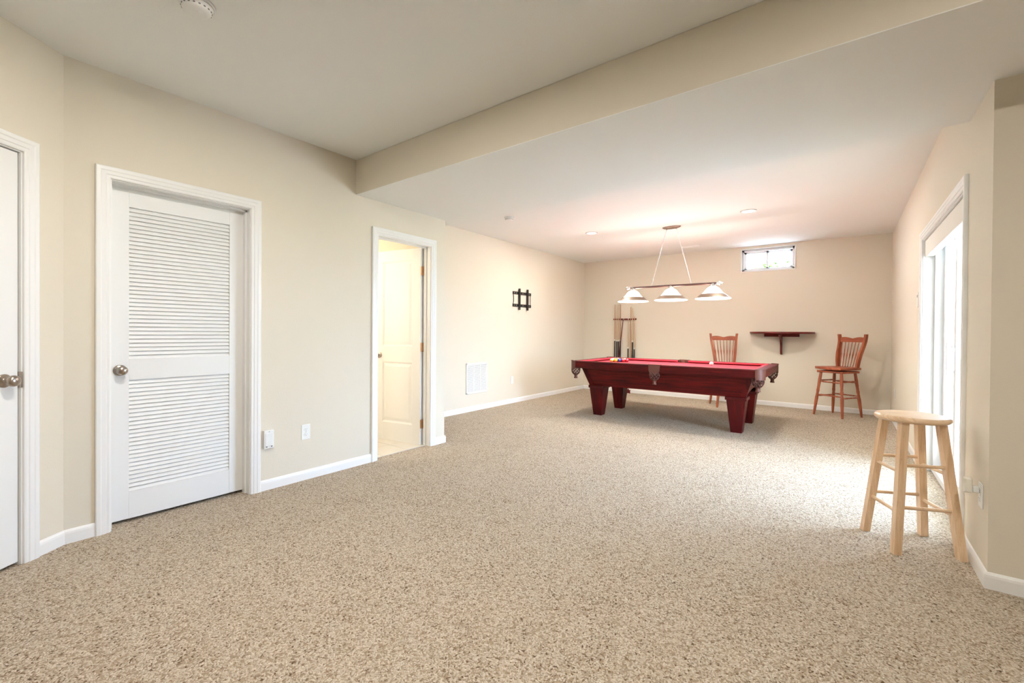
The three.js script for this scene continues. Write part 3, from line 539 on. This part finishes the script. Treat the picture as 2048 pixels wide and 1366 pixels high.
// ---------------------------------------------------------------- half-round wall shelf
{
  const t = thing('wall_shelf', 'half round mahogany drink shelf fixed to the far wall', 'shelf', [-0.832, 0, -D]), pts = [[-0.455, 0]];
  for (let k = 0; k <= 32; k++) { const a = Math.PI * k / 32; pts.push([-0.455 * Math.cos(a), -0.02 - 0.43 * Math.sin(a)]); }
  pts.push([0.455, 0]);
  part('shelf_top', grain(toCreasedNormals(flat(extrude(pts.slice().reverse(), 0.02, 0.005).rotateX(-Math.PI / 2).translate(0, 1.21, 0)), 0.6), 'x').translate(0, 0, 0.006), M.mahogany, t);
  part('cleat', grain(rb(-0.25, 0.25, 1.155, 1.206, 0.0005, 0.022, 0.003), 'x'), M.mahogany, t);
  const br = [[0.0, 1.206], [0.34, 1.206], [0.345, 1.19], [0.27, 1.155], [0.15, 1.11], [0.085, 1.06], [0.065, 1.0], [0.062, 0.92], [0.05, 0.88], [0.03, 0.862], [0.0, 0.862]];
  part('bracket', grain(extrude(br.map(([a, b]) => [a, b]).reverse(), 0.022, 0.002).rotateY(-Math.PI / 2).translate(0.011, 0, 0.003), 'y'), M.mahogany, t);
}

// ---------------------------------------------------------------- cue rack and cues on the far wall
{
  const x0 = -3.79, x1 = -3.31, xm = (x0 + x1) / 2, t = thing('cue_rack', 'mahogany wall cue rack holding two sets of cues', 'rack', [xm, 0, -D]), hw = (x1 - x0) / 2;
  part('top_board', grain(rb(-hw, hw, 1.462, 1.492, 0.001, 0.03, 0.005), 'x'), M.mahogany, t);
  part('rosette', lathe([[0, 0], [0.016, 0], [0.014, 0.01], [0, 0.014]], 16).rotateX(Math.PI / 2).translate(-0.02, 1.478, 0.029), M.nickel, t);
  const lo = thing('cue_ledge', 'mahogany ledge under the cue butts behind the pool table', 'ledge', [xm, 0, -D]);
  part('board', grain(rb(-hw, hw, 0.30, 0.335, 0.001, 0.085, 0.005), 'x'), M.mahogany, lo);
  part('lip', grain(rb(-hw, hw, 0.334, 0.345, 0.072, 0.085, 0.003), 'x'), M.mahogany, lo);
  const cue = (x, tip, buttTop, mat, label, half) => {
    const c = thing('pool_cue', label, 'cue', [x, 0.336, -D + 0.045], 0, 'cues in the wall rack'), T = tip - 0.336, b = buttTop - 0.336;
    part('shaft', rod([0, Math.max(b, 0.01), 0], [0, T - 0.02, 0], half ? 0.0135 : 0.0115, 0.0065, 12), mat, c);
    part('ferrule', rod([0, T - 0.02, 0], [0, T, 0], 0.0065, 0.006, 12), M.ivory, c);
    if (b > 0.02) { part('joint_ring', cyl(0.0122, 0.0122, b - 0.012, b + 0.02, 14), M.ivory, c); part('butt', [cyl(0.0145, 0.012, 0.02, b - 0.012, 14), cyl(0.013, 0.0145, 0, 0.02, 14)], M.black, c); }
  };
  cue(-3.748, 1.80, 1.05, M.ash, 'tan pool cue at the outer end of the four-cue set');
  cue(-3.705, 1.80, 1.04, M.maple, 'pale pool cue second in the four-cue set');
  cue(-3.668, 1.80, 1.04, M.maple, 'pale pool cue third in the four-cue set');
  cue(-3.628, 1.80, 1.05, M.ash, 'tan pool cue closest to the leaning maroon stick');
  cue(-3.463, 1.50, 0.90, M.maple, 'short pale pool cue beside the leaning maroon stick');
  cue(-3.412, 1.74, 0, M.ash, 'plain tan one-piece pool cue without a black butt', true);
  cue(-3.374, 1.72, 1.03, M.maple, 'pale pool cue with black butt beside the plain tan cue');
  cue(-3.334, 1.55, 0.89, M.maple, 'short pale pool cue at the sliding-door end of the rack');
  const st = thing('bridge_stick', 'thin maroon bridge stick leaning diagonally in the cue rack', 'cue', [-3.56, 0, -D + 0.05]);
  part('shaft', rod([-0.13, 0.337, 0.02], [0.0, 1.46, 0.025], 0.011, 0.0075, 12), M.cherry, st);
  part('end_cap', rod([-0.13, 0.337, 0.02], [-0.126, 0.37, 0.02], 0.0125, 0.0125, 12), M.rubber, st);
  const bh = thing('cue_rest', 'small maroon notched bridge head on the carpet below the cue rack', 'cue rest', [-3.435, 0, -8.42]);
  part('plate', extrude([[-0.055, 0], [-0.02, 0.006], [0.02, 0.006], [0.055, 0], [0.05, 0.04], [0.062, 0.07], [0.035, 0.06], [0.018, 0.095], [0, 0.065], [-0.018, 0.095], [-0.035, 0.06], [-0.062, 0.07], [-0.05, 0.04]], 0.012, 0.002).translate(0, 0.002, 0), M.mahogany, bh);
  part('collar', cyl(0.012, 0.012, 0, 0.04, 12).rotateX(-Math.PI / 2).translate(0, 0.035, 0), M.nickel, bh);
}

// ---------------------------------------------------------------- television bracket on the side wall
{
  const t = thing('television_bracket', 'black steel television wall bracket without a television', 'bracket', [-B, 1.762, -6.238], Math.PI / 2);
  for (const y of [0.105, -0.105]) { // horizontal rails with slots
    const s = new THREE.Shape(); s.moveTo(-0.268, -0.024); s.lineTo(0.268, -0.024); s.lineTo(0.268, 0.024); s.lineTo(-0.268, 0.024);
    for (const x of [-0.222, -0.165, -0.055, 0.03, 0.165, 0.222]) { const h = new THREE.Path(); h.moveTo(x - 0.018, -0.007); h.lineTo(x - 0.018, 0.007); h.lineTo(x + 0.018, 0.007); h.lineTo(x + 0.018, -0.007); s.holes.push(h); }
    part('cross_rail', new THREE.ExtrudeGeometry(s, { depth: 0.012, bevelEnabled: false }).translate(0, y, 0.001), M.black, t);
  }
  for (const s of [1, -1]) part('end_strap', tube([[s * 0.26, -0.1, 0.006], [s * 0.247, -0.05, 0.008], [s * 0.245, 0, 0.01], [s * 0.247, 0.05, 0.008], [s * 0.26, 0.1, 0.006]], 0.0055, 20, 6), M.black, t);
  for (const x of [-0.098, 0.142]) part('arm', [rb(x - 0.015, x + 0.015, -0.182, 0.184, 0.034, 0.038, 0.001), rb(x - 0.015, x - 0.012, -0.182, 0.184, 0.012, 0.036, 0.001), rb(x + 0.012, x + 0.015, -0.182, 0.184, 0.012, 0.036, 0.001)], M.black, t);
}

// ---------------------------------------------------------------- grilles, outlets, detectors
{
  const w = 0.478, h = 0.462, t = thing('return_air_grille', 'white louvered return air grille low on the side wall', 'vent', [-B, 0.495, -5.07], Math.PI / 2), k = 0.026;
  part('frame', [rb(-w / 2, w / 2, h / 2 - k, h / 2, 0.0005, 0.012), rb(-w / 2, w / 2, -h / 2, -h / 2 + k, 0.0005, 0.012), rb(-w / 2, -w / 2 + k, -h / 2, h / 2, 0.0005, 0.012), rb(w / 2 - k, w / 2, -h / 2, h / 2, 0.0005, 0.012)], M.plastic, t);
  part('backing', bx(-w / 2 + k, w / 2 - k, -h / 2 + k, h / 2 - k, 0.0004, 0.0014), M.grey, t);
  for (const x of [-0.072, 0.072]) part('mullion', rb(x - 0.007, x + 0.007, -h / 2 + k, h / 2 - k, 0.001, 0.011, 0.002), M.plastic, t);
  const gs = []; for (let i = 0; i < 30; i++) gs.push(rb(-w / 2 + k, w / 2 - k, -0.0062, 0.0062, -0.0008, 0.0008, 0.0004, 1).rotateX(-40 * DEG).translate(0, -h / 2 + k + (i + 0.5) * (h - 2 * k) / 30, 0.006));
  part('louver', gs, M.plastic, t).userData.kind = 'stuff';
}
{
  const t = thing('ceiling_register', 'small white supply vent in the ceiling near the window', 'vent', [-2.115, H, -7.93]);
  part('frame', [rb(-0.165, 0.165, -0.007, 0, -0.06, -0.045, 0.002), rb(-0.165, 0.165, -0.007, 0, 0.045, 0.06, 0.002), rb(-0.165, -0.145, -0.007, 0, -0.06, 0.06, 0.002), rb(0.145, 0.165, -0.007, 0, -0.06, 0.06, 0.002)], M.plastic, t);
  part('backing', bx(-0.146, 0.146, -0.002, -0.0005, -0.046, 0.046), M.grey, t);
  for (let i = 0; i < 6; i++) part('louver', rb(-0.146, 0.146, -0.001, 0.001, -0.008, 0.008, 0.0005, 1).rotateX(-35 * DEG).translate(0, -0.007, -0.037 + i * 0.0148), M.plastic, t);
}
function outlet(pos, turn, label) {
  const t = thing('wall_outlet', label, 'outlet', pos, turn, 'duplex wall outlets');
  part('plate', rb(-0.036, 0.036, -0.06, 0.06, 0.0005, 0.006, 0.003, 3), M.plastic, t);
  for (const y of [0.02, -0.02]) {
    const s = part('socket', new THREE.CylinderGeometry(0.017, 0.017, 0.003, 24).rotateX(Math.PI / 2).scale(1, 0.86, 1).translate(0, y, 0.0068), M.plastic, t);
    part('slot', [rb(-0.0075, -0.0055, y, y + 0.008, 0.0075, 0.0088, 0.0005, 1), rb(0.0055, 0.0075, y, y + 0.0075, 0.0075, 0.0088, 0.0005, 1), new THREE.CylinderGeometry(0.0026, 0.0026, 0.0012, 12).rotateX(Math.PI / 2).translate(0, y - 0.007, 0.0082)], M.grey, s);
  }
  part('screw', new THREE.CylinderGeometry(0.003, 0.003, 0.001, 12).rotateX(Math.PI / 2).translate(0, 0, 0.0063), M.nickel, t);
}
outlet([-A, 0.382, -1.836], Math.PI / 2, 'white duplex outlet between louvered door and bathroom door');
outlet([-B, 0.388, -5.967], Math.PI / 2, 'white duplex outlet beyond the return air grille');
outlet([C, 0.408, -7.86], -Math.PI / 2, 'white duplex outlet near the far corner beside the corner chair');
outlet([C, 0.402, -3.15], -Math.PI / 2, 'white duplex outlet with a plugged-in device behind the stool');
{
  const t = thing('plug_in_device', 'off-white plug-in air freshener in the outlet behind the stool', 'air freshener', [C, 0.43, -3.15], -Math.PI / 2);
  part('plug', rb(-0.016, 0.016, -0.018, 0.014, 0.0095, 0.034, 0.006, 3), M.plastic, t);
  part('body', rb(-0.022, 0.022, -0.022, 0.052, 0.034, 0.066, 0.008, 3), M.ivory, t);
  part('bottle', lathe([[0, -0.036], [0.016, -0.036], [0.018, -0.03], [0.018, -0.021], [0, -0.021]], 18).translate(0, 0, 0.05), M.pane, t);
}
{
  const t = thing('wall_box', 'white hinged-cover wall box beside the louvered door casing', 'wall box', [-A, 0.381, -1.543], Math.PI / 2);
  part('housing', rb(-0.036, 0.036, -0.068, 0.066, 0.0005, 0.026, 0.003), M.plastic, t);
  part('cover', rb(-0.027, 0.027, -0.05, 0.047, 0.0255, 0.0295, 0.002), M.plastic, t);
  for (const x of [-0.018, 0.018]) part('latch', rb(x - 0.005, x + 0.005, -0.057, -0.05, 0.0255, 0.03, 0.001), M.grey, t);
  part('screw', new THREE.CylinderGeometry(0.003, 0.003, 0.001, 12).rotateX(Math.PI / 2).translate(0, 0.057, 0.0265), M.nickel, t);
}
{
  const t = thing('wall_thermostat', 'small white wall control beside the sliding door casing', 'thermostat', [C, 1.517, -5.475], -Math.PI / 2);
  part('housing', rb(-0.028, 0.028, -0.068, 0.068, 0.0005, 0.022, 0.006, 3), M.plastic, t);
  part('display', rb(-0.012, 0.012, 0.022, 0.046, 0.0215, 0.0232, 0.001), M.black, t);
}
function detector(pos, r, label, slots) {
  const t = thing('smoke_detector', label, 'smoke detector', pos, 0.4, 'round ceiling smoke detectors');
  part('base', lathe([[0, -0.012], [r * 0.96, -0.012], [r, -0.008], [r, 0], [0, 0]], 40), M.plastic, t);
  part('cover', lathe([[0, -0.044], [r * 0.5, -0.043], [r * 0.72, -0.038], [r * 0.78, -0.032], [r * 0.8, -0.024], [r * 0.9, -0.018], [r * 0.92, -0.0118], [0, -0.0118]], 40), M.plastic, t);
  for (let k = 0; k < 18; k++) { const a = k / 18 * 2 * Math.PI; part('slot', rb(-0.004, 0.004, -0.031, -0.026, -0.001, 0.002, 0.0005, 1).translate(0, 0, r * 0.79).rotateY(a), M.grey, t); }
  part('test_button', lathe([[0, -0.047], [0.011, -0.0465], [0.012, -0.043], [0, -0.043]], 20).translate(r * 0.25, 0, 0), M.plastic, t);
}
detector([-2.40, H, -0.755], 0.074, 'white round smoke detector at the top edge of the picture');
detector([-3.513, H, -4.60], 0.066, 'white round smoke detector just beyond the ceiling beam');
renderer.render(scene, camera);
